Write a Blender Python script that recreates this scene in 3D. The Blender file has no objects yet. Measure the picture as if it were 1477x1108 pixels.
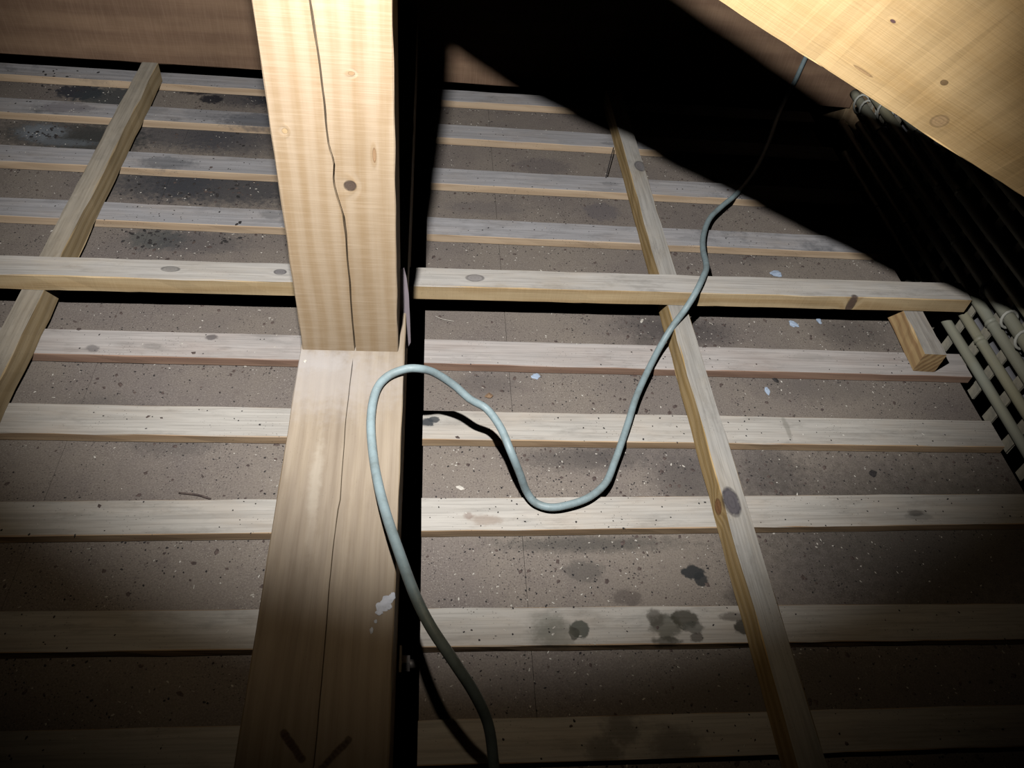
import bpy, bmesh, math, random
import numpy as np
from mathutils import Vector, Matrix, noise
random.seed(7)
S = bpy.context.scene
COL = S.collection

# ------------------------------------------------------------------ camera
F = 1128.338; CX, CY = 738.5, 554.0
RM = np.array([[0.99293, -0.06234, 0.10110], [0, 0, 0], [0, 0, 0]])
TH, RO, YA = 0.841491104, 0.148307904, 0.172896706
fw = np.array([math.sin(YA)*math.cos(TH), math.cos(YA)*math.cos(TH), -math.sin(TH)])
rr = np.array([math.cos(YA), -math.sin(YA), 0.0]); uu = np.cross(rr, fw)
R2 = math.cos(RO)*rr + math.sin(RO)*uu
U2 = -math.sin(RO)*rr + math.cos(RO)*uu
CAMH = 0.95
C0 = np.array([0, 0, CAMH])
cam_d = bpy.data.cameras.new('camera'); cam = bpy.data.objects.new('camera', cam_d); COL.objects.link(cam)
cam_d.sensor_width = 36; cam_d.lens = F/1477*36; cam_d.clip_start = 0.02
M = Matrix(((R2[0], U2[0], -fw[0], C0[0]), (R2[1], U2[1], -fw[1], C0[1]), (R2[2], U2[2], -fw[2], C0[2]), (0, 0, 0, 1)))
cam.matrix_world = M
S.camera = cam

# ------------------------------------------------------------------ world, torch light, exposure
w = bpy.data.worlds.new('dark_attic'); S.world = w; w.use_nodes = True
w.node_tree.nodes['Background'].inputs[0].default_value = (0, 0, 0, 1)
w.node_tree.nodes['Background'].inputs[1].default_value = 0
TORCH = Vector((-.068, .315, 1.13))
def spot(name, aim, power, color, angle, blend, rad):
    l = bpy.data.lights.new(name, 'SPOT'); l.energy = power; l.color = color
    l.spot_size = math.radians(angle); l.spot_blend = blend; l.shadow_soft_size = rad
    o = bpy.data.objects.new(name, l); COL.objects.link(o); o.location = TORCH
    o.rotation_euler = Vector(aim).to_track_quat('-Z', 'Y').to_euler()
spot('torch_beam', (.18, .92, -1.0), 76, (.97, .98, 1.0), 85, .60, .0085)
spot('torch_spill', (.18, .92, -1.0), 6.0, (1.0, .80, .56), 108, .7, .0085)
S.cycles.max_bounces = 3; S.cycles.diffuse_bounces = 0   # the phone picture swallows the faint bounced light
vs = S.view_settings
vs.view_transform = 'Standard'; vs.look = 'None'; vs.gamma = 1; vs.use_curve_mapping = False
vs.exposure = 0.0

# ------------------------------------------------------------------ helpers
def px(x, y, ax, val):
    d = (x-CX)/F*R2 - (y-CY)/F*U2 + fw
    t = (val-C0[ax])/d[ax]
    return C0 + d*t
def pz(x, y, zc):
    return C0 + ((x-CX)/F*R2 - (y-CY)/F*U2 + fw)*zc

def link(name, me, mat, parent=None):
    o = bpy.data.objects.new(name, me); COL.objects.link(o)
    if mat is not None and not me.materials: me.materials.append(mat)
    if parent is not None: o.parent = parent
    return o
def tag(o, label=None, cat=None, group=None, kind=None):
    if label: o['label'] = label
    if cat: o['category'] = cat
    if group: o['group'] = group
    if kind: o['kind'] = kind
    return o
def empty(name, loc=(0, 0, 0)):
    o = bpy.data.objects.new(name, None); o.location = loc; o.empty_display_size = .05
    COL.objects.link(o); return o
def bake(o):
    """keep the world place of a child of a translated parent"""
    return o

def mesh_from(name, verts, faces, smooth=False):
    me = bpy.data.meshes.new(name); me.from_pydata([tuple(v) for v in verts], [], faces); me.update()
    bm = bmesh.new(); bm.from_mesh(me); bmesh.ops.recalc_face_normals(bm, faces=bm.faces); bm.to_mesh(me); bm.free()
    if smooth: me.polygons.foreach_set('use_smooth', [True]*len(me.polygons))
    return me

def timber_mesh(name, L, W, H, seg=24, ch=.0015, jit=.0006, bow=(0, 0)):
    """long axis X from 0 to L, width Y centred, height Z from 0 to H, chamfered and slightly uneven"""
    vs_, fs = [], []
    sec = [(-W/2+ch, 0), (W/2-ch, 0), (W/2, ch), (W/2, H-ch), (W/2-ch, H), (-W/2+ch, H), (-W/2, H-ch), (-W/2, ch)]
    sd = random.random()*100
    for i in range(seg+1):
        x = L*i/seg; b = math.sin(math.pi*i/seg)
        for k, (y, z) in enumerate(sec):
            n = noise.noise(Vector((x*18+sd, k*3.1, sd)))*jit*1.6 + random.uniform(-jit, jit)*.4
            m = noise.noise(Vector((x*14, k*2.3+sd, 5)))*jit*1.2
            vs_.append((x, y+n+bow[0]*b, z+m*(z > H/2)+bow[1]*b))
    for i in range(seg):
        for k in range(8):
            a = i*8+k; b2 = i*8+(k+1) % 8
            fs.append((a, b2, b2+8, a+8))
    fs.append(tuple(range(7, -1, -1))); fs.append(tuple(range(seg*8, seg*8+8)))
    return mesh_from(name, vs_, fs)

def place(o, a, b, up=(0, 0, 1)):
    """put a timber's base line from a to b"""
    a, b, up = Vector(a), Vector(b), Vector(up)
    x = (b-a).normalized(); y = up.cross(x).normalized(); z = x.cross(y)
    o.matrix_world = Matrix(((x[0], y[0], z[0], a[0]), (x[1], y[1], z[1], a[1]), (x[2], y[2], z[2], a[2]), (0, 0, 0, 1)))

def cat_rom(P, n=10):
    P = [Vector(p) for p in P]; Q = [P[0]*2-P[1]]+P+[P[-1]*2-P[-2]]; out = []
    for i in range(1, len(Q)-2):
        p0, p1, p2, p3 = Q[i-1:i+3]
        for k in range(n):
            t = k/n
            out.append(.5*((2*p1)+(p2-p0)*t+(2*p0-5*p1+4*p2-p3)*t*t+(-p0+3*p1-3*p2+p3)*t**3))
    out.append(P[-1]); return out
def tube_mesh(name, pts, rad, ns=12, closed_ends=True):
    """rad: number or function(i, n)"""
    vs_, fs = [], []; n = len(pts); t0 = (pts[1]-pts[0]).normalized()
    nrm = t0.orthogonal().normalized()
    for i, p in enumerate(pts):
        t = (pts[min(i+1, n-1)]-pts[max(i-1, 0)]).normalized()
        nrm = (nrm-t*nrm.dot(t)).normalized(); bn = t.cross(nrm)
        r = rad(i, n) if callable(rad) else rad
        for k in range(ns):
            a = 2*math.pi*k/ns; vs_.append(p+(nrm*math.cos(a)+bn*math.sin(a))*r)
    for i in range(n-1):
        for k in range(ns):
            a = i*ns+k; b = i*ns+(k+1) % ns; fs.append((a, b, b+ns, a+ns))
    if closed_ends:
        fs.append(tuple(range(ns-1, -1, -1))); fs.append(tuple(range((n-1)*ns, n*ns)))
    return mesh_from(name, vs_, fs, True)

# ------------------------------------------------------------------ materials
class NT:
    def __init__(s, name):
        s.m = bpy.data.materials.new(name); s.m.use_nodes = True; s.t = s.m.node_tree; s.t.nodes.clear()
        s.out = s.t.nodes.new('ShaderNodeOutputMaterial'); s.b = s.t.nodes.new('ShaderNodeBsdfPrincipled')
        s.t.links.new(s.b.outputs[0], s.out.inputs[0])
    def n(s, typ, **kw):
        nd = s.t.nodes.new(typ)
        for k, v in kw.items(): setattr(nd, k, v)
        return nd
    def put(s, sock, v):
        if isinstance(v, bpy.types.NodeSocket): s.t.links.new(v, sock)
        elif isinstance(v, (tuple, list)) and len(v) == 3 and sock.type == 'RGBA': sock.default_value = (*v, 1)
        else: sock.default_value = v
    def math(s, op, a, b=0.0, clamp=False):
        nd = s.n('ShaderNodeMath', operation=op, use_clamp=clamp); s.put(nd.inputs[0], a); s.put(nd.inputs[1], b); return nd.outputs[0]
    def vmath(s, op, a, b):
        nd = s.n('ShaderNodeVectorMath', operation=op); s.put(nd.inputs[0], a); s.put(nd.inputs[1], b)
        return nd.outputs['Value'] if op in ('LENGTH', 'DISTANCE', 'DOT_PRODUCT') else nd.outputs[0]
    def mix(s, f, a, b, mode='MIX'):
        nd = s.n('ShaderNodeMix', data_type='RGBA', blend_type=mode); s.put(nd.inputs[0], f); s.put(nd.inputs[6], a); s.put(nd.inputs[7], b); return nd.outputs[2]
    def noise(s, vec, scale=5, detail=4, rough=.55, dist=0):
        nd = s.n('ShaderNodeTexNoise'); s.put(nd.inputs['Vector'], vec)
        nd.inputs['Scale'].default_value = scale; nd.inputs['Detail'].default_value = detail
        nd.inputs['Roughness'].default_value = rough; nd.inputs['Distortion'].default_value = dist
        return nd.outputs['Fac']
    def ramp(s, f, lo, hi, a=0.0, b=1.0):
        nd = s.n('ShaderNodeMapRange', interpolation_type='SMOOTHSTEP'); s.put(nd.inputs[0], f)
        nd.inputs[1].default_value = lo; nd.inputs[2].default_value = hi; nd.inputs[3].default_value = a; nd.inputs[4].default_value = b
        return nd.outputs[0]
    def scalev(s, vec, sc):
        return s.vmath('MULTIPLY', vec, sc)
    def obj(s): return s.n('ShaderNodeTexCoord').outputs['Object']
    def pos(s): return s.n('ShaderNodeNewGeometry').outputs['Position']
    def nz(s):
        sep = s.n('ShaderNodeSeparateXYZ'); s.put(sep.inputs[0], s.n('ShaderNodeNewGeometry').outputs['Normal']); return sep.outputs[2]
    def bump(s, h, dist=.001, strength=1.0):
        nd = s.n('ShaderNodeBump'); s.put(nd.inputs['Height'], h); nd.inputs['Distance'].default_value = dist; nd.inputs['Strength'].default_value = strength
        s.t.links.new(nd.outputs[0], s.b.inputs['Normal'])

def spots(T, base, vec, lst):
    """shaped stains or knots: (centre, (rx, ry, rz), colour, strength, softness)"""
    wob = T.noise(T.scalev(vec, (1, 1, 1)), 90, 3, .6)
    for (c, r, col, st, soft) in lst:
        d = T.vmath('SUBTRACT', vec, tuple(c)); d = T.vmath('DIVIDE', d, tuple(r))
        ln = T.vmath('LENGTH', d, (0, 0, 0)); ln = T.math('ADD', ln, T.math('MULTIPLY', T.math('SUBTRACT', wob, .5), 1.3 if soft > .14 else .8))
        base = T.mix(T.ramp(ln, 1.0-soft, 1.0+soft, st, 0.0), base, col)
    return base

def wood(name, light, dark, grain=1.0, knots=(), saw=0.0, dust=None, dustamt=0.0, blotch=.25, stains=(), rough=.75, ring=26, bump=.0006, speck=0.0, blue=0.0):
    T = NT(name); v = T.obj()
    info = T.n('ShaderNodeObjectInfo').outputs['Random']
    comb = T.n('ShaderNodeCombineXYZ'); T.put(comb.inputs[0], T.math('MULTIPLY', info, 37.0)); T.put(comb.inputs[1], T.math('MULTIPLY', info, 11.0)); T.put(comb.inputs[2], T.math('MULTIPLY', info, 5.0))
    vo = T.vmath('ADD', v, comb.outputs[0])
    # knots bend the grain round them
    warp = None
    for k in knots:
        d = T.vmath('DIVIDE', T.vmath('SUBTRACT', v, tuple(k[0])), tuple(q*3.2 for q in k[1]))
        g = T.ramp(T.vmath('LENGTH', d, (0, 0, 0)), 0, 1, .018, 0)
        warp = g if warp is None else T.math('ADD', warp, g)
    low = T.noise(T.scalev(vo, (1.6, 6, 6)), 1.0, 3, .5)
    sep = T.n('ShaderNodeSeparateXYZ'); T.put(sep.inputs[0], vo)
    acr = T.math('ADD', sep.outputs[1], T.math('MULTIPLY', sep.outputs[2], .8))
    acr = T.math('ADD', acr, T.math('MULTIPLY', low, .07))
    if warp is not None: acr = T.math('ADD', acr, warp)
    bands = T.math('SINE', T.math('MULTIPLY', acr, ring*math.pi*4))
    bands = T.ramp(bands, -1, 1)
    fine = T.noise(T.scalev(vo, (9, 320, 320)), 1.0, 3, .6)
    g1 = T.noise(T.scalev(vo, (4, 70, 70)), 1.0, 4, .6)
    f = T.math('ADD', T.math('MULTIPLY', bands, .36*grain), T.math('ADD', T.math('MULTIPLY', fine, .3*grain), T.math('MULTIPLY', g1, .6)))
    f = T.ramp(f, .25, 1.05)
    c = T.mix(f, light, dark)
    bl = T.noise(T.scalev(vo, (5, 14, 14)), 1.0, 3, .5)
    c = T.mix(T.ramp(bl, .45, .75, 0, blotch), c, tuple(x*.72 for x in dark))
    hgt = T.math('ADD', T.math('MULTIPLY', fine, .5), T.math('MULTIPLY', bands, .3))
    if saw:
        sw = T.noise(T.scalev(vo, (620, 14, 14)), 1.0, 3, .6)
        sw2 = T.noise(T.scalev(vo, (150, 22, 22)), 1.0, 4, .6)
        s_ = T.math('ADD', T.math('MULTIPLY', sw, .6), T.math('MULTIPLY', sw2, .4))
        c = T.mix(T.ramp(s_, .42, .68, 0, saw), c, tuple(min(1, x*1.25+.05) for x in light))
        c = T.mix(T.ramp(s_, .58, .36, 0, saw*.45), c, dark)
        hgt = T.math('ADD', hgt, T.math('MULTIPLY', s_, saw*1.2))
    if dustamt:
        up = T.ramp(T.nz(), .75, .95, 0, 1)
        dn = T.noise(T.scalev(vo, (7, 22, 22)), 1.0, 5, .65)
        amt = T.math('MULTIPLY', up, T.ramp(dn, .1, .62, dustamt*.72, dustamt))
        gr = T.mix(T.ramp(g1, .35, .7, 0, .5), tuple(q*1.12 for q in dust), tuple(q*.78 for q in dust))
        gr = T.mix(T.ramp(fine, .42, .66, 0, .42), gr, tuple(q*.55 for q in dust))
        gr = T.mix(T.ramp(T.noise(T.vmath('ADD', T.scalev(vo, (11, 34, 34)), (3, 1, 7)), 1.0, 6, .72), .5, .72, 0, .55), gr, tuple(q*.5 for q in dust))
        c = T.mix(amt, c, gr)
        if blue:
            bn = T.noise(vo, 7, 5, .7); c = T.mix(T.math('MULTIPLY', up, T.ramp(bn, .55, .72, 0, blue)), c, (.07, .075, .085))
    if knots: c = spots(T, c, v, [(k[0], k[1], k[2], k[3], .12) for k in knots if True])
    for k in knots:
        d = T.vmath('DIVIDE', T.vmath('SUBTRACT', v, tuple(k[0])), tuple(k[1]))
        ln = T.vmath('LENGTH', d, (0, 0, 0))
        rg = T.math('SINE', T.math('MULTIPLY', ln, 16))
        msk = T.ramp(ln, .95, 1.1, 1, 0)
        c = T.mix(T.math('MULTIPLY', T.math('MULTIPLY', T.ramp(rg, .2, 1), msk), .18), c, tuple(q*.4 for q in k[2]))
        rim = T.math('MULTIPLY', T.ramp(ln, .8, 1.02, 0, 1), T.ramp(ln, 1.05, 1.25, 1, 0))
        c = T.mix(T.math('MULTIPLY', rim, .55), c, tuple(q*.5 for q in k[2]))
    if speck:
        vor = T.n('ShaderNodeTexVoronoi'); T.put(vor.inputs['Vector'], vo); vor.inputs['Scale'].default_value = 190
        sn = T.noise(vo, 12, 3, .6)
        c = T.mix(T.math('MULTIPLY', T.ramp(vor.outputs['Distance'], .09, .2, 1, 0), T.ramp(sn, .45, .65, 0, speck)), c, (.04, .036, .033))
    if stains: c = spots(T, c, T.pos(), stains)
    T.put(T.b.inputs['Base Color'], c); T.b.inputs['Roughness'].default_value = rough
    T.b.inputs['Specular IOR Level'].default_value = .25
    T.bump(hgt, bump)
    return T.m

def onz(x, y, z): p = px(x, y, 2, z); return (float(p[0]), float(p[1]), z)

# stains that have a shape of their own, on the board and on the battens
DK = (.028, .03, .032)
board_stains = []
for (x, y, rx, ry, st, col, so) in [
    (843, 824, .026, .016, .55, (.085, .078, .07), .3), (1000, 826, .016, .010, .95, (.035, .037, .038), .15), (1011, 836, .010, .010, .9, (.035, .037, .038), .15),
    (905, 862, .020, .012, .5, (.07, .055, .05), .3), (868, 305, .035, .03, .45, (.11, .10, .115), .2), (785, 240, .06, .03, .4, (.10, .085, .095), .3), (540, 590, .05, .02, .3, (.09, .085, .08), .5), (250, 640, .06, .02, .35, (.07, .065, .06), .5), (200, 600, .05, .02, .3, (.07, .065, .06), .5), (1180, 560, .1, .03, .3, (.08, .07, .065), .6), (700, 300, .08, .02, .3, (.1, .09, .1), .5), (1080, 370, .08, .02, .3, (.08, .07, .07), .6),
    (270, 195, .12, .05, .6, (.06, .062, .075), .45), (340, 200, .10, .06, .55, (.055, .057, .068), .5), (330, 268, .16, .06, .75, (.042, .046, .055), .4), (230, 262, .10, .06, .6, (.05, .054, .064), .4),
    (225, 345, .05, .03, .55, (.06, .075, .072), .4), (290, 350, .08, .03, .4, (.06, .06, .068), .4), (100, 195, .14, .05, .75, (.045, .047, .046), .4), (140, 205, .08, .05, .6, (.04, .043, .04), .4),
    (60, 190, .045, .028, .75, (.24, .26, .28), .45), (90, 205, .06, .012, .5, (.22, .24, .26), .5), (115, 133, .05, .03, .9, (.035, .038, .05), .2), (160, 140, .07, .04, .8, (.05, .058, .062), .25),
    (350, 140, .08, .04, .6, (.05, .05, .058), .4), (282, 130, .04, .02, .85, (.022, .02, .025), .25), (305, 143, .025, .018, .9, (.02, .02, .026), .2), (385, 135, .05, .05, .8, (.045, .047, .055), .4),
    (950, 470, .07, .03, .45, (.05, .045, .045), .6), (1000, 480, .07, .03, .5, (.05, .045, .045), .6), (1230, 480, .07, .04, .45, (.055, .048, .048), .6),
    (990, 690, .05, .05, .5, (.05, .045, .045), .6), (1110, 680, .05, .05, .45, (.05, .045, .045), .6), (830, 662, .08, .02, .5, (.055, .05, .05), .6), (850, 785, .12, .012, .6, (.05, .05, .045), .6),
    (700, 555, .05, .02, .35, (.07, .06, .06), .6), (1080, 860, .03, .02, .5, (.04, .035, .03), .5), (930, 495, .02, .02, .4, (.05, .045, .04), .5),
    (890, 650, .06, .03, .3, (.06, .055, .055), .6), (140, 590, .05, .03, .35, (.08, .075, .07), .6), (1380, 770, .3, .12, .55, (.05, .045, .035), .6), (1090, 990, .25, .06, .35, (.05, .045, .04), .6)]:
    p = onz(x, y, 0); board_stains.append((p, (rx, ry, .02), col, st, so))
bat_stains = []
for (x, y, rx, ry, st, col, so) in [
    (617, 609, .010, .0075, .95, (.05, .055, .06), .2), (625, 606, .009, .006, .9, (.05, .055, .06), .2), (836, 908, .013, .012, .9, (.075, .078, .062), .12), (828, 915, .006, .010, .8, (.02, .02, .015), .15),
    (800, 918, .03, .02, .55, (.13, .12, .09), .5), (790, 905, .02, .02, .4, (.15, .15, .12), .4), (960, 903, .02, .018, .75, (.075, .072, .05), .3), (988, 893, .018, .012, .85, (.05, .045, .03), .25),
    (945, 890, .012, .012, .7, (.07, .06, .045), .25), (1000, 905, .014, .008, .7, (.08, .08, .065), .2), (1070, 905, .011, .010, .9, (.05, .045, .035), .2), (1005, 920, .01, .006, .7, (.05, .04, .03), .2),
    (960, 925, .02, .006, .7, (.05, .045, .03), .3), (1060, 890, .02, .006, .6, (.06, .045, .03), .3), (730, 945, .005, .004, .5, DK, .3), (975, 1075, .03, .02, .5, (.05, .045, .04), .5), (895, 1048, .02, .02, .5, (.05, .045, .04), .4), (870, 1085, .02, .015, .5, (.05, .045, .04), .4), (1320, 740, .012, .005, .6, (.06, .05, .04), .3),
    (375, 175, .08, .03, .7, (.09, .095, .11), .4), (300, 165, .05, .02, .35, (.12, .12, .13), .5), (240, 235, .05, .02, .6, (.12, .125, .135), .35), (215, 158, .04, .02, .3, (.1, .1, .1), .4), (95, 155, .05, .02, .45, (.11, .09, .11), .4),
    (135, 120, .04, .02, .3, (.1, .1, .1), .4), (390, 310, .02, .012, .45, (.12, .12, .12), .3), (1118, 330, .01, .006, .3, DK, .3), (880, 265, .02, .006, .4, (.1, .1, .1), .4), (880, 207, .02, .006, .4, (.1, .1, .11), .4),
    (305, 487, .009, .006, .75, (.10, .085, .085), .25), (133, 503, .01, .008, .6, (.11, .10, .10), .3), (220, 500, .015, .006, .35, (.15, .14, .13), .4), (1135, 618, .004, .025, .45, (.17, .16, .13), .4), (700, 750, .02, .008, .5, (.28, .2, .15), .4), (675, 745, .006, .006, .5, (.2, .12, .09), .4),
    (1325, 745, .02, .006, .3, DK, .3), (1165, 515, .04, .008, .25, (.2, .19, .17), .4)]:
    p = onz(x, y, .017); bat_stains.append((p, (rx, ry, .015), col, st, so))

# --- board (underside panels of the ceiling seen from above)
T = NT('dusty_ceiling_board'); P = T.pos()
n1 = T.noise(P, 3.2, 4, .6); n2 = T.noise(P, 38, 5, .7); n3 = T.noise(P, 420, 3, .7)
c = T.mix(T.ramp(n1, .35, .68), (.255, .215, .178), (.195, .165, .148))
c = T.mix(T.ramp(n2, .5, .8, 0, .45), c, (.13, .10, .095))
c = T.mix(T.ramp(n3, .48, .72, 0, .35), c, (.42, .37, .32))
c = T.mix(T.ramp(n3, .5, .3, 0, .35), c, (.10, .085, .078))
for sc, th, col, lo, hi, am in ((230, .17, (.05, .042, .042), .42, .6, .85), (120, .12, (.045, .036, .04), .45, .62, .8), (310, .14, (.62, .57, .5), .45, .62, .7)):
    vor = T.n('ShaderNodeTexVoronoi'); T.put(vor.inputs['Vector'], T.scalev(P, (1, 1.15, .2))); vor.inputs['Scale'].default_value = sc
    dn = T.noise(T.vmath('ADD', P, (sc, 0, 0)), 9, 4, .65)
    c = T.mix(T.math('MULTIPLY', T.ramp(vor.outputs['Distance'], th*.7, th*1.5, 1, 0), T.ramp(dn, lo, hi, 0, am)), c, col)
c = spots(T, c, P, board_stains)
T.put(T.b.inputs['Base Color'], c); T.b.inputs['Roughness'].default_value = .9; T.b.inputs['Specular IOR Level'].default_value = .15
T.bump(T.math('ADD', T.math('MULTIPLY', n3, .6), T.math('MULTIPLY', n2, .5)), .0012)
M_board = T.m

M_batten = wood('old_batten_wood', (.62, .44, .27), (.46, .30, .18), grain=.8, dust=(.49, .465, .42), dustamt=.95, stains=bat_stains, speck=.5, ring=30)
M_batten_red = wood('old_reddish_batten_wood', (.42, .27, .19), (.30, .18, .13), grain=.8, dust=(.49, .455, .425), dustamt=.95, stains=bat_stains, speck=.5, ring=30)
M_batten_blue = wood('old_batten_wood_mouldy', (.66, .50, .34), (.50, .35, .22), grain=.8, dust=(.40, .39, .395), dustamt=.97, stains=bat_stains, speck=.6, ring=30, blue=.6)
M_pine_post = None

# ------------------------------------------------------------------ setting: ceiling boards
GAPX = .0035     # boards and battens stop short of the beam's right side to widen its shadow
ceiling = empty('ceiling'); tag(ceiling, kind='structure')
xs = [(-1.75, -1.145), (-1.145, -.502), (-.502, -.075), (GAPX, .143), (.143, .783), (.783, .944)]
ys = [-.25, .865, 1.722]
for i in range(6):
    for j in range(2):
        g = .0003
        x0, x1, y0, y1 = xs[i][0]+g, xs[i][1]-g, ys[j]+g, ys[j+1]-g
        L = x1-x0; Wd = y1-y0
        me = timber_mesh('panel', L, Wd, .006, seg=14, ch=.0006, jit=.0003)
        o = link('panel', me, M_board, ceiling); o.location = (x0, (y0+y1)/2, -.006+random.uniform(-.0004, 0))
# ------------------------------------------------------------------ battens
SIDES = ('left of the beam', 'right of the beam')
NAMES = {
 0: 'farthest back ceiling batten {}, just under the dark back beam',
 1: 'mouldy ceiling batten {}, second from the back',
 2: 'mouldy ceiling batten {}, third from the back',
 3: 'ceiling batten {}, next visible one behind the raised crosswise joist',
 4: 'ceiling batten {}, hidden behind the raised crosswise joist',
 5: 'reddish-edged ceiling batten {}, first in front of the raised joist',
 6: 'pale ceiling batten {}, second in front of the raised joist',
 7: 'pale ceiling batten {}, third in front of the raised joist',
 8: 'dimmer ceiling batten {}, fourth in front of the raised joist',
 9: 'dim ceiling batten {}, nearest the bottom of the view'}
BT = [  # back top edge, two picture points each
 ((0, 90), (690, 132), .050, M_batten_blue), ((0, 140), (826, 190), .056, M_batten_blue), ((0, 208), (1002, 262), .056, M_batten_blue),
 ((0, 284), (1184, 339), .054, M_batten_blue), None, ((68, 473.5), (1300, 508), .055, M_batten_red), ((14, 581), (1425, 606.5), .055, M_batten),
 ((100, 722), (1477, 712), .053, M_batten), ((373, 878.6), (1477, 870), .051, M_batten), ((605, 1039), (1477, 1016), .049, M_batten)]
TB = .0175
_c0 = px(0, 367, 2, .0905); _c1 = px(1300, 404, 2, .0905)
YC4 = lambda x: _c0[1]+(_c1[1]-_c0[1])/(_c1[0]-_c0[0])*(x-_c0[0])+.062
XR = [.945, .95, .95, .95, .95, .957, .940, .945, .945, .945]
for i, b in enumerate(BT):
    if b is None: a0, a1, wd, mt = np.array([-1, YC4(-1), TB]), np.array([.9, YC4(.9), TB]), .048, M_batten
    else: a0, a1, wd, mt = px(*b[0], 2, TB), px(*b[1], 2, TB), b[2], b[3]
    sl = (a1[1]-a0[1])/(a1[0]-a0[0])
    yat = lambda x: a0[1]+sl*(x-a0[0])-wd/2
    XL = -1.72
    for side, (xa, xb) in enumerate(((XL, -.075+random.uniform(-.003, .003)), (GAPX+random.uniform(-.001, .001), XR[i]))):
        me = timber_mesh('batten', math.hypot(xb-xa, (xb-xa)*sl), wd, TB-.0005, seg=30, ch=.0010, jit=.0006)
        o = link('batten', me, mt); place(o, (xa, yat(xa), .0004), (xb, yat(xb), .0004))
        tag(o, NAMES[i].format(SIDES[side]), 'batten', 'ceiling battens')

# ------------------------------------------------------------------ joists lying on the battens
kn_low = Vector(onz(1056, 724, .06)); RJ_X = .437
knots_r = [((kn_low.y+.25, RJ_X-kn_low.x, .043), (.022, .011, .012), (.085, .075, .085), .92),
           ((kn_low.y+.25+.005, .017, .022), (.011, .006, .010), (.24, .10, .045), .8),
           ((1.19+.25, 0.0, .043), (.014, .011, .012), (.12, .11, .12), .6)]
kk = onz(925, 240, .06); knots_r[2] = ((kk[1]+.25, RJ_X-kk[0], .043), (.017, .011, .012), (.13, .12, .13), .7)
M_joist_r = wood('joist_wood_yellow', (.60, .43, .22), (.40, .26, .10), knots=knots_r, dust=(.40, .385, .355), dustamt=.95, ring=34, speck=.35, blotch=.5)
M_joist_l = wood('joist_wood_left', (.55, .42, .25), (.38, .27, .14), dust=(.38, .345, .29), dustamt=.85, ring=30, speck=.25, blotch=.55, blue=.3)
o = link('ceiling_joist', timber_mesh('ceiling_joist', 1.96, .034, .043, seg=50, ch=.0012, jit=.0012), M_joist_r)
place(o, (RJ_X+.001, -.25, TB), (RJ_X-.003, 1.71, TB)); tag(o, 'long grey joist with a large dark knot, running front to back, crossed by the cable', 'joist')
o = link('ceiling_joist', timber_mesh('ceiling_joist', 1.90, .034, .043, seg=50, ch=.0012, jit=.0015), M_joist_l)
place(o, (-.612, -.2, TB), (-.604, 1.715, TB)); tag(o, 'weathered joist running front to back at the far left, left of the upright post', 'joist')
# raised crosswise joist
c0 = px(0, 367, 2, .0905); c1 = px(1300, 404, 2, .0905)
sl = (c1[1]-c0[1])/(c1[0]-c0[0]); ycj = lambda x: c0[1]+sl*(x-c0[0])-.023
kx = px(1215, 433, 1, 1.0)
knots_c = [((float(kx[0])+1.72, -.023, .016), (.0075, .008, .02), (.10, .065, .055), .9), ((float(px(685, 399, 2, .09)[0])+1.72, 0, .03), (.014, .008, .009), (.17, .15, .15), .6),
           ((float(px(405, 389, 2, .09)[0])+1.72, .001, .03), (.009, .006, .009), (.10, .09, .10), .7), ((float(px(247, 386, 2, .09)[0])+1.72, .001, .03), (.013, .006, .009), (.15, .14, .13), .6)]
M_cross = wood('crosswise_joist_wood', (.66, .50, .29), (.50, .34, .17), knots=knots_c, dust=(.47, .45, .42), dustamt=.93, ring=26, speck=.3, saw=.12)
o = link('crosswise_joist', timber_mesh('crosswise_joist', 2.69, .046, .030, seg=60, ch=.0012, jit=.0009), M_cross)
place(o, (-1.72, ycj(-1.72), TB+.0432), (.968, ycj(.968)-.004, TB+.0432)); tag(o, 'long crosswise joist lying raised on top of the front to back joists', 'joist')
# short block
M_block = wood('block_wood', (.62, .43, .21), (.36, .21, .10), dust=(.40, .38, .345), dustamt=.95, ring=44, blotch=.5, knots=[((.06, -.021, .02), (.004, .004, .004), (.2, .1, .05), .7)])
o = link('short_block', timber_mesh('short_block', .150, .040, .043, seg=10, ch=.0015, jit=.0015), M_block)
place(o, (.869, .868, TB), (.876, 1.018, TB)); tag(o, 'short sawn block of wood under the right end of the raised joist', 'block')
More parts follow.
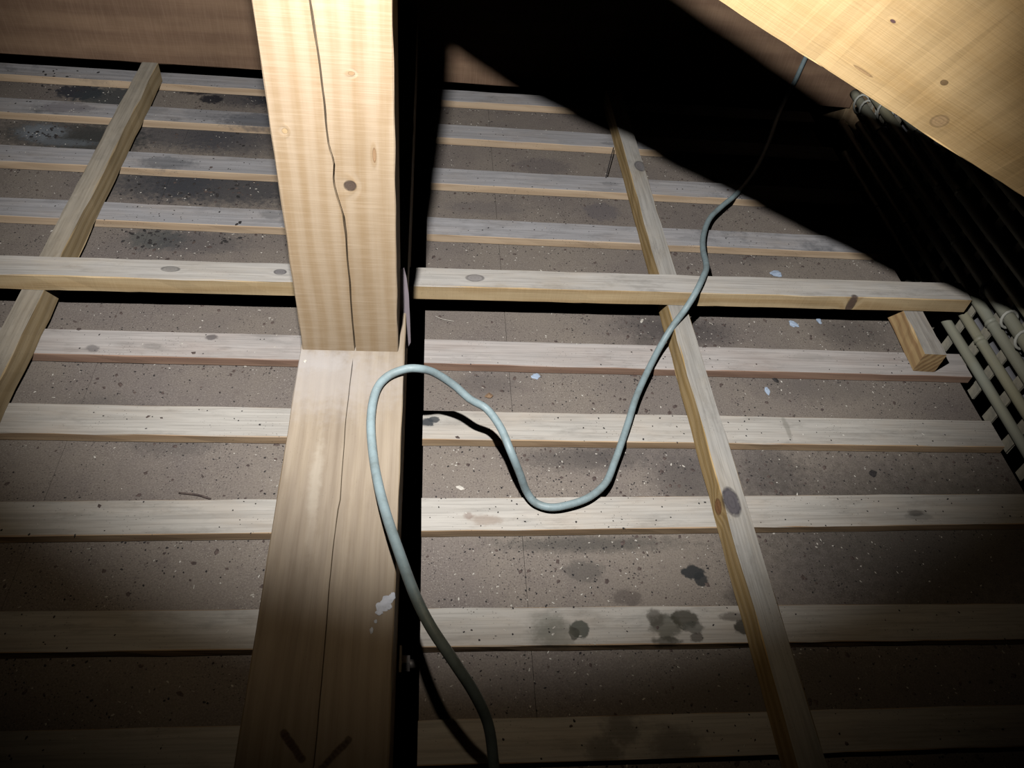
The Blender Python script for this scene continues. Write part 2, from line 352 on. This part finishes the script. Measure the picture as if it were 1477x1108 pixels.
# ------------------------------------------------------------------ beam, post, brace, back beam
ZB = .185
bl0 = px(433, 507, 2, ZB); br0 = px(582, 512, 2, ZB); bl1 = px(344, 1108, 2, ZB); br1 = px(562, 1108, 2, ZB)
BX0 = float(min(bl0[0], bl1[0])); BX1 = float((br0[0]+br1[0])/2)
BW = BX1-BX0; BXC = (BX0+BX1)/2
M_beam = None
def grooved(name, L, W, D, path, gw, gd, seg=120, jit=.0007, ch=.0012):
    """timber along X, front face at z=D (top) split by a crack following path [(x, y)]"""
    vs_, fs = [], []; sd = random.random()*50
    def yc(x):
        if x <= path[0][0]: return path[0][1]
        for (xa, ya), (xb, yb) in zip(path, path[1:]):
            if xa <= x <= xb: return ya+(yb-ya)*(x-xa)/(xb-xa)
        return path[-1][1]
    xa, xb = path[0][0], path[-1][0]
    for i in range(seg+1):
        x = L*i/seg; y = yc(x)+noise.noise(Vector((x*30, sd, 0)))*.0005
        e = 1.0 if xa-.001 <= x <= xb+.001 else 0.0
        if e: e = .7+.5*abs(noise.noise(Vector((x*22, sd, 3))))
        g, d = gw*e, gd*e
        sec = [(-W/2, 0), (W/2, 0), (W/2, D-ch), (W/2-ch, D), (y+g/2, D), (y, D-d), (y-g/2, D), (-W/2+ch, D), (-W/2, D-ch)]
        for k, (yy, zz) in enumerate(sec):
            n = noise.noise(Vector((x*24+sd, k*3.1, sd)))*jit if k in (2, 3, 7, 8) else 0
            vs_.append((x, yy+n, zz))
    n9 = 9
    for i in range(seg):
        for k in range(n9):
            a = i*n9+k; b = i*n9+(k+1) % n9; fs.append((a, b, b+n9, a+n9))
    fs.append(tuple(range(n9-1, -1, -1))); fs.append(tuple(range(seg*n9, seg*n9+n9)))
    return mesh_from(name, vs_, fs)

B_Y0, B_Y1 = -.28, 1.785
cr = [px(x, y, 2, ZB) for x, y in ((456, 1071), (469, 922), (479, 801), (488, 733), (490.5, 722), (499, 604), (509, 519))]
# long axis X local = world Y ; local Y = -world X (up x dir)
path = [(0.0, -(cr[0][0]-BXC)+.002)]+[(float(p[1])-B_Y0, -(float(p[0])-BXC)) for p in cr]
gz = lambda x, y: (float(px(x, y, 2, ZB)[1])-B_Y0, -(float(px(x, y, 2, ZB)[0])-BXC), ZB-.02)
gouge_shade = []  # two gouges in the beam top: their shaded recesses are painted, not cut
for i in range(9):
    t = i/8; gouge_shade.append((onz(410+25*t, 1058+38*t, ZB), (.0035, .0035, .01), (.03, .012, .006), .8, .3))
    gouge_shade.append((onz(502-38*t, 1068+40*t, ZB), (.0035, .0035, .01), (.03, .015, .008), .7, .3))
for (x, y, rx, ry, st) in ((545, 880, .006, .004, .9), (556, 866, .007, .004, .95), (566, 858, .004, .004, .9), (549, 886, .003, .003, .8), (560, 880, .003, .004, .8), (534, 912, .002, .004, .6), (541, 898, .002, .003, .4), (562, 805, .003, .004, .4)):
    pass
M_beam = wood('planed_beam_wood', (.36, .275, .18), (.21, .145, .085), grain=.65, ring=31, dust=(.36, .325, .285), dustamt=.32, stains=gouge_shade+[
    (onz(470, 545, ZB), (.09, .05, .02), (.42, .38, .35), .6, .8), (onz(440, 520, ZB), (.05, .02, .02), (.44, .41, .39), .5, .6), (onz(455, 690, ZB), (.006, .05, .02), (.45, .39, .31), .6, .6),
    (onz(450, 760, ZB), (.004, .04, .02), (.42, .35, .27), .4, .6)], blotch=.5, speck=.12)
beam = link('support_beam', grooved('support_beam', B_Y1-B_Y0, BW, ZB-.019, path, .0014, .004, seg=160), M_beam)
place(beam, (BXC, B_Y0, .019), (BXC, B_Y1, .019)); tag(beam, 'thick horizontal beam with a lengthwise crack, running front to back under the post', 'beam')

# post : long axis local X = world Z, front face local +Z = world -Y
pl = px(436, 506, 2, ZB); pr = px(574, 506, 2, ZB); PY = float((pl[1]+pr[1])/2)
PX0, PX1 = float(pl[0]), float(pr[0]); PXC = (PX0+PX1)/2; PW = PX1-PX0; PD = .115; PL = 1.25
# place(): x = up, up vector = (0,-1,0) -> y = up x dir = (0,-1,0)x(0,0,1) = (-1,0,0)
crp = [(512.5, 507), (507.4, 451.6), (504, 401), (501, 372), (499, 338.5), (495.6, 311), (485.4, 281), (481, 262), (482.5, 237), (479, 224), (475, 214), (470.5, 180), (467, 142), (462, 100), (458, 68), (446.5, 0)]
pth = []
for x, y in crp:
    p = px(x, y, 1, PY); pth.append((float(p[2])-ZB, -(float(p[0])-PXC)))
pth[0] = (0, pth[0][1]); pth.append((PL-.02, pth[-1][1]+.03)); pth.sort()
def onpost(x, y): p = px(x, y, 1, PY); return (float(p[2])-ZB, -(float(p[0])-PXC), PD)
M_post = wood('fresh_sawn_pine_post', (.49, .375, .255), (.375, .255, .14), grain=.9, saw=.26, ring=24, blotch=.3, rough=.65, knots=[
    (onpost(505, 268), (.0062, .0062, .008), (.10, .07, .055), .95), (onpost(540, 224), (.008, .0018, .004), (.35, .2, .1), .7), (onpost(507, 106), (.002, .003, .004), (.4, .25, .13), .7), (onpost(411, 189), (.003, .0028, .004), (.55, .38, .2), .8)])
post = link('post', grooved('post', PL, PW, PD, pth, .0028, .012, seg=150, jit=.0009), M_post)
place(post, (PXC, PY+PD, ZB), (PXC, PY+PD, ZB+PL), up=(0, -1, 0)); tag(post, 'upright square pine post with a long vertical crack and small knot, standing on the beam', 'post')

# brace: slants down to the right from the post
AP = Vector((.436, .679, .598)); AD = Vector((-.898, .282, .339)).normalized()
UF = Vector((.179, -.47, .864)); UF = (UF-AD*UF.dot(AD)).normalized(); NB = AD.cross(UF).normalized()
if NB.y > 0: NB = -NB            # towards the camera
BH, BTK = .152, .028
def onbr(x, y):
    d = (x-CX)/F*R2-(y-CY)/F*U2+fw; d = Vector(d); C = Vector(C0)
    t = (AP-C).dot(NB)/d.dot(NB); return C+d*t
t0, t1 = .56, -.60
A0, A1 = AP+AD*t0, AP+AD*t1
# place: dir = A0->A1 (right, down) ; up = UF ; y = up x dir
dirv = (A1-A0).normalized(); yv = UF.cross(dirv).normalized(); zv = dirv.cross(yv)
sgn = 1 if yv.dot(NB) > 0 else -1
def brl(x, y):
    p = onbr(x, y)-A0; return (p.dot(dirv), sgn*BTK/2, p.dot(zv))
br_kn = [(brl(1355, 175), (.0070, .02, .0080), (.52, .34, .18), .7), (brl(1362, 119), (.003, .01, .003), (.2, .12, .06), .8), (brl(1288, 31), (.0025, .01, .0015), (.12, .06, .08), .9), (brl(1245, 103), (.010, .01, .0015), (.35, .2, .1), .6)]
M_brace = wood('fresh_sawn_pine_brace', (.74, .51, .25), (.58, .35, .13), grain=.4, saw=.15, ring=12, blotch=.5, rough=.65, knots=br_kn)
brace = link('diagonal_brace', timber_mesh('diagonal_brace', (A1-A0).length, BTK, BH, seg=70, ch=.001, jit=.0012), M_brace)
off = -yv*(sgn*BTK/2)
place(brace, A0+off, A1+off, up=UF); tag(brace, 'bright yellow diagonal timber brace sloping down to the right across the upper right corner', 'brace')

# back beam
M_back = wood('dark_old_beam_wood', (.33, .21, .13), (.21, .125, .08), grain=.8, saw=.22, ring=12, blotch=.5)
o = link('back_beam', timber_mesh('back_beam', 2.86, .12, .40, seg=40, ch=.003, jit=.002), M_back)
place(o, (-1.78, 1.86, .006), (1.076, 1.86, .003)); tag(o, 'large dark brown beam running across the back behind the post', 'beam')
M_corner = wood('corner_post_wood', (.40, .29, .17), (.27, .18, .10), ring=22, saw=.2)
o = link('corner_post', timber_mesh('corner_post', .95, .12, .12, seg=20, ch=.002, jit=.001), M_corner)
place(o, (1.137, 1.93, -.15), (1.137, 1.93, .80), up=(0, -1, 0)); tag(o, 'lighter corner post where the dark back beam ends, beside the bamboo lattice', 'post')

# sliver of metal plate at the right of the post
T = NT('dull_plate'); T.b.inputs['Metallic'].default_value = .0; T.b.inputs['Roughness'].default_value = .6
T.put(T.b.inputs['Base Color'], T.mix(T.noise(T.obj(), 40, 3, .6), (.36, .30, .33), (.28, .24, .25))); M_plate = T.m
pp = [(577, 388), (583, 388), (586.5, 402), (589.5, 425), (591.3, 460), (592.3, 494), (588, 502), (577, 502)]
YP = PY+.075; top = [Vector(px(x, y, 1, YP)) for x, y in pp]; cen = sum(top, Vector())/len(top)
v_ = [p-cen for p in top]+[p-cen+Vector((0, .0025, 0)) for p in top]; n = len(pp)
f_ = [tuple(range(n)), tuple(range(2*n-1, n-1, -1))]+[(i, (i+1) % n, (i+1) % n+n, i+n) for i in range(n)]
o = link('bent_plate', mesh_from('bent_plate', v_, f_), M_plate); o.location = cen
tag(o, 'narrow curved plate sticking out at the right foot of the post', 'plate')

# bolt with washer on the beam's right side
bp = Vector(px(579, 958, 0, BX1+.004)); bolt = empty('bolt', (BX1, bp.y, bp.z)); tag(bolt, 'steel bolt with square washer on the shaded right side of the beam', 'bolt')
T = NT('dull_steel'); T.b.inputs['Metallic'].default_value = .6; T.b.inputs['Roughness'].default_value = .5
T.put(T.b.inputs['Base Color'], T.mix(T.noise(T.obj(), 60, 3, .6), (.16, .15, .14), (.09, .075, .065))); M_steel = T.m
bm = bmesh.new(); bmesh.ops.create_cube(bm, size=1); bmesh.ops.scale(bm, vec=(.004, .036, .036), verts=bm.verts); bmesh.ops.translate(bm, vec=(.003, 0, 0), verts=bm.verts)
bmesh.ops.bevel(bm, geom=bm.edges[:], offset=.0006, segments=1, affect='EDGES')
me = bpy.data.meshes.new('washer'); bm.to_mesh(me); bm.free(); link('washer', me, M_steel, bolt)
me = tube_mesh('shank', [Vector((.0, 0, 0)), Vector((.012, 0, 0)), Vector((.027, 0, 0))], .006, 12); link('shank', me, M_steel, bolt)
me = tube_mesh('nut', [Vector((.005, 0, 0)), Vector((.010, 0, 0)), Vector((.015, 0, 0))], .0115, 6); me.polygons.foreach_set('use_smooth', [False]*len(me.polygons)); link('nut', me, M_steel, bolt)

# ------------------------------------------------------------------ bamboo lattice wall
T = NT('old_bamboo'); v = T.obj(); g = T.noise(T.scalev(v, (90, 4, 90)), 1, 4, .6); bl = T.noise(v, 9, 3, .5)
inf = T.n('ShaderNodeObjectInfo').outputs['Random']
c = T.mix(T.ramp(g, .35, .7), (.40, .36, .22), (.29, .26, .17)); c = T.mix(T.ramp(bl, .4, .65, 0, .7), c, (.37, .38, .31))
c = T.mix(T.math('MULTIPLY', inf, .6), c, (.34, .355, .30))
T.put(T.b.inputs['Base Color'], c); T.b.inputs['Roughness'].default_value = .5; T.bump(g, .0005); M_bam = T.m
T = NT('split_bamboo'); v = T.obj(); g = T.noise(T.scalev(v, (60, 60, 5)), 1, 4, .6)
T.put(T.b.inputs['Base Color'], T.mix(T.ramp(g, .35, .7), (.47, .43, .33), (.33, .31, .25))); T.b.inputs['Roughness'].default_value = .7; M_split = T.m
T = NT('grey_bamboo'); T.put(T.b.inputs['Base Color'], T.mix(T.noise(T.obj(), 30, 3, .6), (.27, .265, .28), (.19, .19, .2))); T.b.inputs['Roughness'].default_value = .8; M_gbam = T.m
T = NT('white_string'); T.put(T.b.inputs['Base Color'], T.mix(T.noise(T.obj(), 300, 2, .6), (.72, .72, .64), (.48, .47, .40))); T.b.inputs['Roughness'].default_value = .8; M_str = T.m
WX = .985
wall = empty('wall_right', (WX, 0, 0)); tag(wall, kind='structure')
def bamboo(name, x, z, y0, y1, r, node_at, mat, wob=.003, dz=0.0):
    n = 64; sd = random.random()*60; pts = []
    for i in range(n+1):
        y = y0+(y1-y0)*i/n
        pts.append(Vector((x+noise.noise(Vector((y*2.2, sd, 0)))*wob, y, z+dz*(y-.9)+noise.noise(Vector((y*2.2, 0, sd)))*wob)))
    # extra rings near the nodes
    ys_ = sorted(set([p.y for p in pts]+[q+d for q in node_at for d in (-.009, -.006, -.0035, -.0015, 0, .002, .004, .008)]))
    pts = []
    for y in ys_:
        if y0 <= y <= y1: pts.append(Vector((x+noise.noise(Vector((y*2.2, sd, 0)))*wob, y, z+dz*(y-.9)+noise.noise(Vector((y*2.2, 0, sd)))*wob)))
    def rad(i, n_):
        y = pts[i].y; r_ = r*(1+.05*noise.noise(Vector((y*5, sd, 1))))
        for q in node_at:
            d = y-q
            r_ += .0019*math.exp(-((d-.004)/.0022)**2)+.0012*math.exp(-((d+.003)/.003)**2)-.0014*math.exp(-(d/.0016)**2)
        return r_
    me = tube_mesh(name, [p-Vector((WX, 0, 0)) for p in pts], rad, 14)
    return link(name, me, mat, wall)
Z = [.001, .041, .079, .116, .152, .186, .222, .258]
P2n = float(px(1410, 499, 0, WX)[1]); P3n = float(px(1425, 475, 0, WX)[1])
nodes = [[.48, 1.36, 1.62], [.55, P2n, 1.25], [.62, P3n, 1.31], [.70, 1.10, 1.48], [.66, 1.22], [.8, 1.16, 1.5], [.75, 1.3], [.9, 1.42]]
RR = [.0090, .0088, .0098, .0105, .0098, .0095, .009, .0095]
for i, z in enumerate(Z):
    bamboo('bamboo_pole', WX+random.uniform(-.002, .002), z+.004, .28-.03*(i % 3), 1.60+.05*(i % 2), RR[i], nodes[i], M_bam)
for i, z in enumerate((.022, .060, .098, .135, .17, .205, .24)):
    bamboo('back_bamboo_pole', WX+.036, z, .3, 1.58, .011, [.6+.11*i, 1.05+.07*i], M_gbam)
yy = .33; 
while yy < 1.58:
    w_ = random.uniform(.016, .021)
    me = timber_mesh('bamboo_split', .335, w_, .005, seg=8, ch=.0008, jit=.0012)
    o = link('bamboo_split', me, M_split, wall)
    place(o, (.0085, yy, -.04), (.0085+random.uniform(-.001, .002), yy+random.uniform(-.004, .004), .295), up=(-1, 0, 0))
    yy += .0595+random.uniform(-.003, .003)
# string ties, wound round the poles
def tie(y, z, r, tilt=.3, turns=1, parent=wall):
    pts = []
    for i in range(14*turns+1):
        a = 2*math.pi*i/14; pts.append(Vector((math.cos(a)*r*1.12, tilt*math.sin(a)*r+.0016*i/14, math.sin(a)*r*1.12+z)))
        pts[-1].y += y
    me = tube_mesh('string_tie', pts, .0027, 6); link('string_tie', me, M_str, parent)
tie(float(px(1452, 466, 0, WX)[1]), Z[3]+.002, .0125, .5)
tie(float(px(1466, 503, 0, WX)[1]), Z[3]+.002, .0125, .6)
tie(float(px(1420, 425, 0, WX)[1]), Z[3]+.002, .0125, .5)
tie(float(px(1325, 404, 0, WX)[1])-.03, Z[0]+.004, .015, .5)
tie(1.50, Z[4], .016, 1.0); tie(1.60, Z[3]+.002, .017, .6); tie(1.565, Z[3]+.004, .018, .8); tie(1.35, Z[5], .016, 1.)
# top plate above the lattice
o = link('top_plate', timber_mesh('top_plate', 1.95, .10, .09, seg=20, ch=.002, jit=.001), M_back)
place(o, (1.03, -.2, .298), (1.03, 1.74, .298)); tag(o, 'dark timber lying along the top of the bamboo lattice, hardly lit', 'beam')

# ------------------------------------------------------------------ cable
T = NT('grey_blue_cable_sheath'); v = T.obj(); n1 = T.noise(v, 45, 5, .65); n2 = T.noise(v, 300, 3, .6)
c = T.mix(T.ramp(n1, .35, .85), (.30, .385, .40), (.20, .24, .235)); c = T.mix(T.ramp(n2, .6, .75, 0, .4), c, (.5, .53, .5))
T.put(T.b.inputs['Base Color'], c); T.b.inputs['Roughness'].default_value = .5; T.bump(n1, .0006); M_cable = T.m
CR = .0055
def Zp(x, y, z): return Vector(px(x, y, 2, z))
ZC = ZB+CR
cab = [Vector(pz(719, 1180, .80)), Vector(pz(712, 1100, .78)), Vector(pz(704, 1045, .76)), Vector(pz(684, 1000, .735)), Vector(pz(655, 955, .72)), Vector(pz(620, 902, .725)), Vector(pz(597, 855, .745)), Vector(pz(575, 795, .785)),
       Vector(pz(558, 745, .825)), Vector(pz(546, 700, .865)), Zp(538, 655, ZC+.004), Zp(535, 605, ZC), Zp(542, 565, ZC), Zp(558, 544, ZC+.001), Zp(583, 533, ZC+.003), Zp(605, 532, ZC+.001), Zp(627, 538, .175),
       Zp(655, 556, .15), Zp(678, 576, .133), Zp(702, 590, .123), Zp(722, 617, .12), Zp(737, 652, .112), Zp(750, 684, .078), Zp(759, 708, .046), Zp(772, 725, .031), Zp(795, 732, .030), Zp(825, 727, .031), Zp(852, 716, .031),
       Zp(874, 696, .028), Zp(886, 668, .023), Zp(896, 640, .026), Zp(906, 610, .028), Zp(918, 572, .027), Zp(936, 532, .030), Zp(953, 499, .040), Zp(970, 471, .062), Zp(988, 447, .076), Zp(1003, 423, .099), Zp(1014, 400, .100), Zp(1019, 384, .088),
       Zp(1014, 360, .060), Zp(1015, 338, .040), Zp(1024, 315, .030), Zp(1042, 297, .028), Zp(1060, 282, .026), Zp(1078, 262, .022), Zp(1094, 237, .022), Zp(1109, 203, .024), Zp(1119, 174, .03)]
for x, y, q in ((1131, 146, 1.770), (1146, 118, 1.790), (1157, 94, 1.793), (1170, 66, 1.793), (1188, 30, 1.793), (1215, -20, 1.793)): cab.append(Vector(px(x, y, 1, q)))
cp = cat_rom(cab, 8)
me = tube_mesh('cable', [p-cp[0] for p in cp], CR, 14)
o = link('electric_cable', me, M_cable); o.location = cp[0]; tag(o, 'pale grey-blue electric cable looped over the beam and snaking across the battens', 'cable')

# ------------------------------------------------------------------ droppings, chips and crumbs
def flat_mat(name, a, b, sc=200, rough=.85):
    T = NT(name); T.put(T.b.inputs['Base Color'], T.mix(T.ramp(T.noise(T.pos(), sc, 3, .6), .35, .65), a, b)); T.b.inputs['Roughness'].default_value = rough; return T.m
M_dark = flat_mat('dark_chip', (.022, .020, .021), (.05, .043, .04)); M_brownc = flat_mat('brown_chip', (.07, .05, .045), (.13, .095, .08))
M_white = flat_mat('pale_crumb', (.72, .68, .60), (.50, .45, .38)); M_blue = flat_mat('pale_blue_foam', (.50, .60, .72), (.38, .46, .58), 60); M_plaster = flat_mat('white_plaster', (.72, .74, .80), (.55, .57, .62), 90)
def blob(r, seed, flat=.5, n=1):
    bm = bmesh.new(); bmesh.ops.create_icosphere(bm, subdivisions=n, radius=1)
    for q in bm.verts:
        k = 1+.45*noise.noise(q.co*1.4+Vector((seed*7.1, 0, 0))); q.co *= k
        q.co = Vector((q.co.x*r[0], q.co.y*r[1], (q.co.z*flat+.35*flat)*r[2]))
    me = bpy.data.meshes.new('lump'); bm.to_mesh(me); bm.free(); return me
bats = []
for i, b in enumerate(BT):
    if b is None: bats.append((-9, -9)); continue
    a0, a1 = px(*b[0], 2, TB), px(*b[1], 2, TB); bats.append((a0, a1, b[2]))
def ztop(x, y):
    for b in bats:
        if len(b) == 2:
            if b[0] < y < b[1]: return TB
        else:
            a0, a1, wd = b; yb = a0[1]+(a1[1]-a0[1])/(a1[0]-a0[0])*(x-a0[0])
            if yb-wd < y < yb: return TB
    return 0.0
def free(x, y):
    if abs(x-RJ_X) < .022 or abs(x+.608) < .024: return False
    if abs(y-ycj(x)) < .02: return True
    return not (BX0-.005 < x < GAPX+.004)
def drop(x, y, sink=0):   # picture point -> point on the board or on a batten
    p = px(x, y, 2, 0.0)
    if ztop(px(x, y, 2, TB)[0], px(x, y, 2, TB)[1]) > 0: p = px(x, y, 2, TB)
    return Vector(p)
protos = [blob((.0026, .0042, .002), s, .6) for s in range(6)]
pts = []
WH = ['between the raised joist and the next batten, left half', 'between the raised joist and the next batten, by the post', 'on the second gap behind the raised joist', 'beside the post, second gap behind the raised joist', 'on the whitish mould patch at far left', 'beside the post on the middle gap', 'beside the post just below the dark back beam', 'on the farthest boards left of the left joist', 'on the third batten from the back', 'near the post just behind the raised joist', 'at far left under the dark back beam', 'in the middle of the second gap behind the raised joist', 'at the far left edge, on the mould']
for ci, (cx, cy, sx, sy, n) in enumerate(((215, 340, 55, 12, 26), (320, 345, 14, 8, 8), (250, 285, 60, 14, 14), (345, 266, 12, 8, 5), (60, 192, 34, 10, 16), (340, 200, 12, 12, 7), (385, 145, 12, 14, 8), (85, 108, 40, 7, 10), (190, 262, 40, 14, 10), (345, 322, 12, 10, 5), (100, 130, 30, 6, 8), (300, 285, 30, 18, 8), (30, 150, 20, 5, 3))):
    for k in range(n):
        x, y = random.gauss(cx, sx*.6), random.gauss(cy, sy*.6)
        if x < 3: continue
        p = drop(x, y)
        if free(p.x, p.y): pts.append((p, ci))
for k, (p, ci) in enumerate(pts):
    me = protos[k % 6]
    o = link('dropping', me, M_dark); s = random.uniform(.55, 1.25); o.location = p; o.rotation_euler = (0, 0, random.uniform(0, 6.3)); o.scale = (s, s, s)
    tag(o, 'small black dropping '+WH[ci], 'dropping', 'droppings '+WH[ci])
# larger single lumps
def lump(name, x, y, r, mat, label, cat, group=None, seed=1, flat=.5, n=2, z=None):
    p = drop(x, y) if z is None else Vector(px(x, y, 2, z))
    o = link(name, blob(r, seed, flat, n), mat); o.location = p; o.rotation_euler = (0, 0, seed*1.3); tag(o, label, cat, group); return o
lump('foam_fragment', 1120, 396, (.013, .008, .008), M_blue, 'largest pale blue fragment, just behind the raised crosswise joist', 'fragment', seed=0, z=.0)
lump('foam_fragment', 1144, 468, (.010, .007, .007), M_blue, 'pale blue rounded fragment, lower of two in front of the raised joist', 'fragment', seed=2)
lump('foam_fragment', 1143, 454, (.0055, .0065, .005), M_blue, 'small faint blue fragment right under the edge of the raised joist', 'fragment', seed=3)
lump('foam_fragment', 1181, 463, (.0045, .009, .006), M_blue, 'slim pale blue fragment, rightmost in front of the raised joist', 'fragment', seed=0)
lump('foam_fragment', 773, 543, (.008, .006, .002), M_blue, 'flat bluish flake on the board right of the cable loop top', 'flake', seed=5)
lump('foam_fragment', 1107, 564, (.009, .004, .001), M_blue, 'faint whitish smear-like flake on the board right of the knotted joist', 'flake', seed=6)
lump('wood_chip', 705, 572, (.006, .007, .006), flat_mat('tan_chip', (.30, .19, .11), (.16, .10, .06)), 'small brown angular wood chip standing above the cable bend', 'chip', seed=3, n=1)
lump('dark_lump', 743, 211, (.009, .006, .009), M_dark, 'dark rounded lump against a far batten, near the post shadow', 'lump', seed=2)
lump('dark_lump', 1118, 548, (.007, .004, .004), M_dark, 'dark crumbly lump under the reddish batten edge, right of the knotted joist', 'lump', seed=4)
lump('dark_lump', 1259, 684, (.006, .008, .002), M_dark, 'dark insect-like scrap on the board at the right', 'scrap', seed=9, n=1)
lump('wood_chip', 664, 704, (.007, .0035, .002), M_white, 'pale wood shaving on the board left of the cable low bend', 'chip', seed=7, n=1)
lump('wood_chip', 926, 463, (.007, .003, .003), M_white, 'white chip beside the knotted joist, near the raised joist', 'chip', seed=8, n=1)
# plaster splash on the beam
for k, (x, y, a, b) in enumerate(((551, 876, .0065, .0055), (558, 866, .006, .005), (566, 861, .0035, .005), (547, 884, .004, .003), (561, 875, .003, .004), (536, 910, .0018, .0035), (542, 897, .0016, .002))):
    p = Vector(px(x, y, 2, ZB)); o = link('plaster_splash', blob((a, b, .0025), k+3, .35, 2), M_plaster); o.location = p
    if k < 5: tag(o, 'white plaster crumb in the cluster at the right edge of the beam top', 'plaster', 'plaster crumbs on the beam')
    else: tag(o, ['small white plaster drip farthest down the beam top from the crumb cluster', 'tiny white plaster drip just below the crumb cluster'][k-5], 'plaster')
lump('wood_chip', 440, 521, (.003, .003, .002), M_white, 'tiny pale crumb at the left edge of the beam by the post foot', 'chip', seed=8, n=1, z=ZB)
# thin sticks and hairs
def stick(name, P, r, mat, label, cat):
    pts_ = cat_rom(P, 6); o = link(name, tube_mesh(name, [p-pts_[0] for p in pts_], r, 6), mat); o.location = pts_[0]; tag(o, label, cat)
stick('twig', [Zp(885, 213, .03), Zp(880, 232, .028), Zp(874, 256, .020)], .0012, M_dark, 'thin dark twig leaning across far battens beside the joist', 'twig')
stick('twig', [Zp(258, 711, .0015), Zp(285, 714, .0022), Zp(304, 720, .0012)], .0014, M_brownc, 'thin brown twig on the board left of the beam', 'twig')
stick('fibre', [Zp(628, 456, .001), Zp(640, 461, .002), Zp(655, 463.5, .001)], .0006, M_white, 'fine white curved fibre on the board beside the post shadow', 'fibre')

def scatter(name, n, mat, size, label, dens, seed, up=.0006, xr=(-1.2, .93), yr=(.2, 1.71), elong=1.6, onbat=.35):
    rnd = random.Random(seed); V, Fc = [], []; c_ = 0
    while c_ < n:
        x, y = rnd.uniform(*xr), rnd.uniform(*yr)
        d = .5+.9*noise.noise(Vector((x*3.5, y*3.5, seed)))+.5*noise.noise(Vector((x*11, y*11, seed)))
        for bb in bats:
            if len(bb) == 3:
                yf = bb[0][1]+(bb[1][1]-bb[0][1])/(bb[1][0]-bb[0][0])*(x-bb[0][0])-bb[2]
                if 0 < yf-y < .022: d += 1.1*(1-(yf-y)/.022)
        for (gx, gy, s, wgt) in dens:
            d += wgt*math.exp(-((x-gx)**2+(y-gy)**2)/s**2)
        if rnd.random() > d*.6: continue
        if not free(x, y): continue
        z = ztop(x, y)
        if z > 0 and rnd.random() > onbat: continue
        c_ += 1
        s = size*rnd.uniform(.35, 1.0)**1.5*1.4; a = rnd.uniform(0, 6.28); e = rnd.uniform(1, elong); k = rnd.choice((4, 5, 6)); b = len(V); t = rnd.uniform(-.4, .4)*s
        h = s*rnd.uniform(.15, .4)
        for i in range(k):
            q = 2*math.pi*i/k+rnd.uniform(-.3, .3); r = s*rnd.uniform(.7, 1.1)
            u, v2 = math.cos(q)*r*e, math.sin(q)*r
            V.append((x+u*math.cos(a)-v2*math.sin(a), y+u*math.sin(a)+v2*math.cos(a), z+.0001))
        V.append((x+rnd.uniform(-.3, .3)*s, y+rnd.uniform(-.3, .3)*s, z+h+up))
        for i in range(k): Fc.append((b+i, b+(i+1) % k, b+k))
    me = bpy.data.meshes.new(name); me.from_pydata(V, [], Fc); me.update()
    o = link(name, me, mat); tag(o, label, 'debris', kind='stuff'); return o
def g(x, y, s, wt): p = px(x, y, 2, 0); return (float(p[0]), float(p[1]), s, wt)
hot = [g(930, 450, .10, 2.5), g(980, 480, .08, 2), g(1010, 440, .06, 2), g(990, 690, .06, 2.5), g(1110, 680, .05, 2.5), g(1250, 480, .08, 1.5), g(700, 580, .06, 1), g(820, 560, .05, .6), g(840, 780, .10, 1.5), g(1080, 860, .04, 2.5), g(1060, 300, .05, 1.5), g(950, 300, .05, 1.5), g(980, 590, .04, 2.), g(180, 350, .1, 1), g(300, 270, .1, 1)]
scatter('dark_debris', 8500, M_dark, .0012, 'scatter of tiny dark grit and chips over boards and battens', hot, 3)
scatter('brown_debris', 1300, M_brownc, .0028, 'scatter of small flat brown flakes over the boards', hot, 11, up=.0002, onbat=.1)
scatter('pale_debris', 3000, M_white, .0010, 'scatter of tiny pale crumbs over boards and battens', [g(980, 480, .07, 2), g(1230, 480, .07, 3), g(840, 790, .12, 3), g(980, 640, .06, 2)], 5, elong=2.6)
bpy.context.view_layer.update()
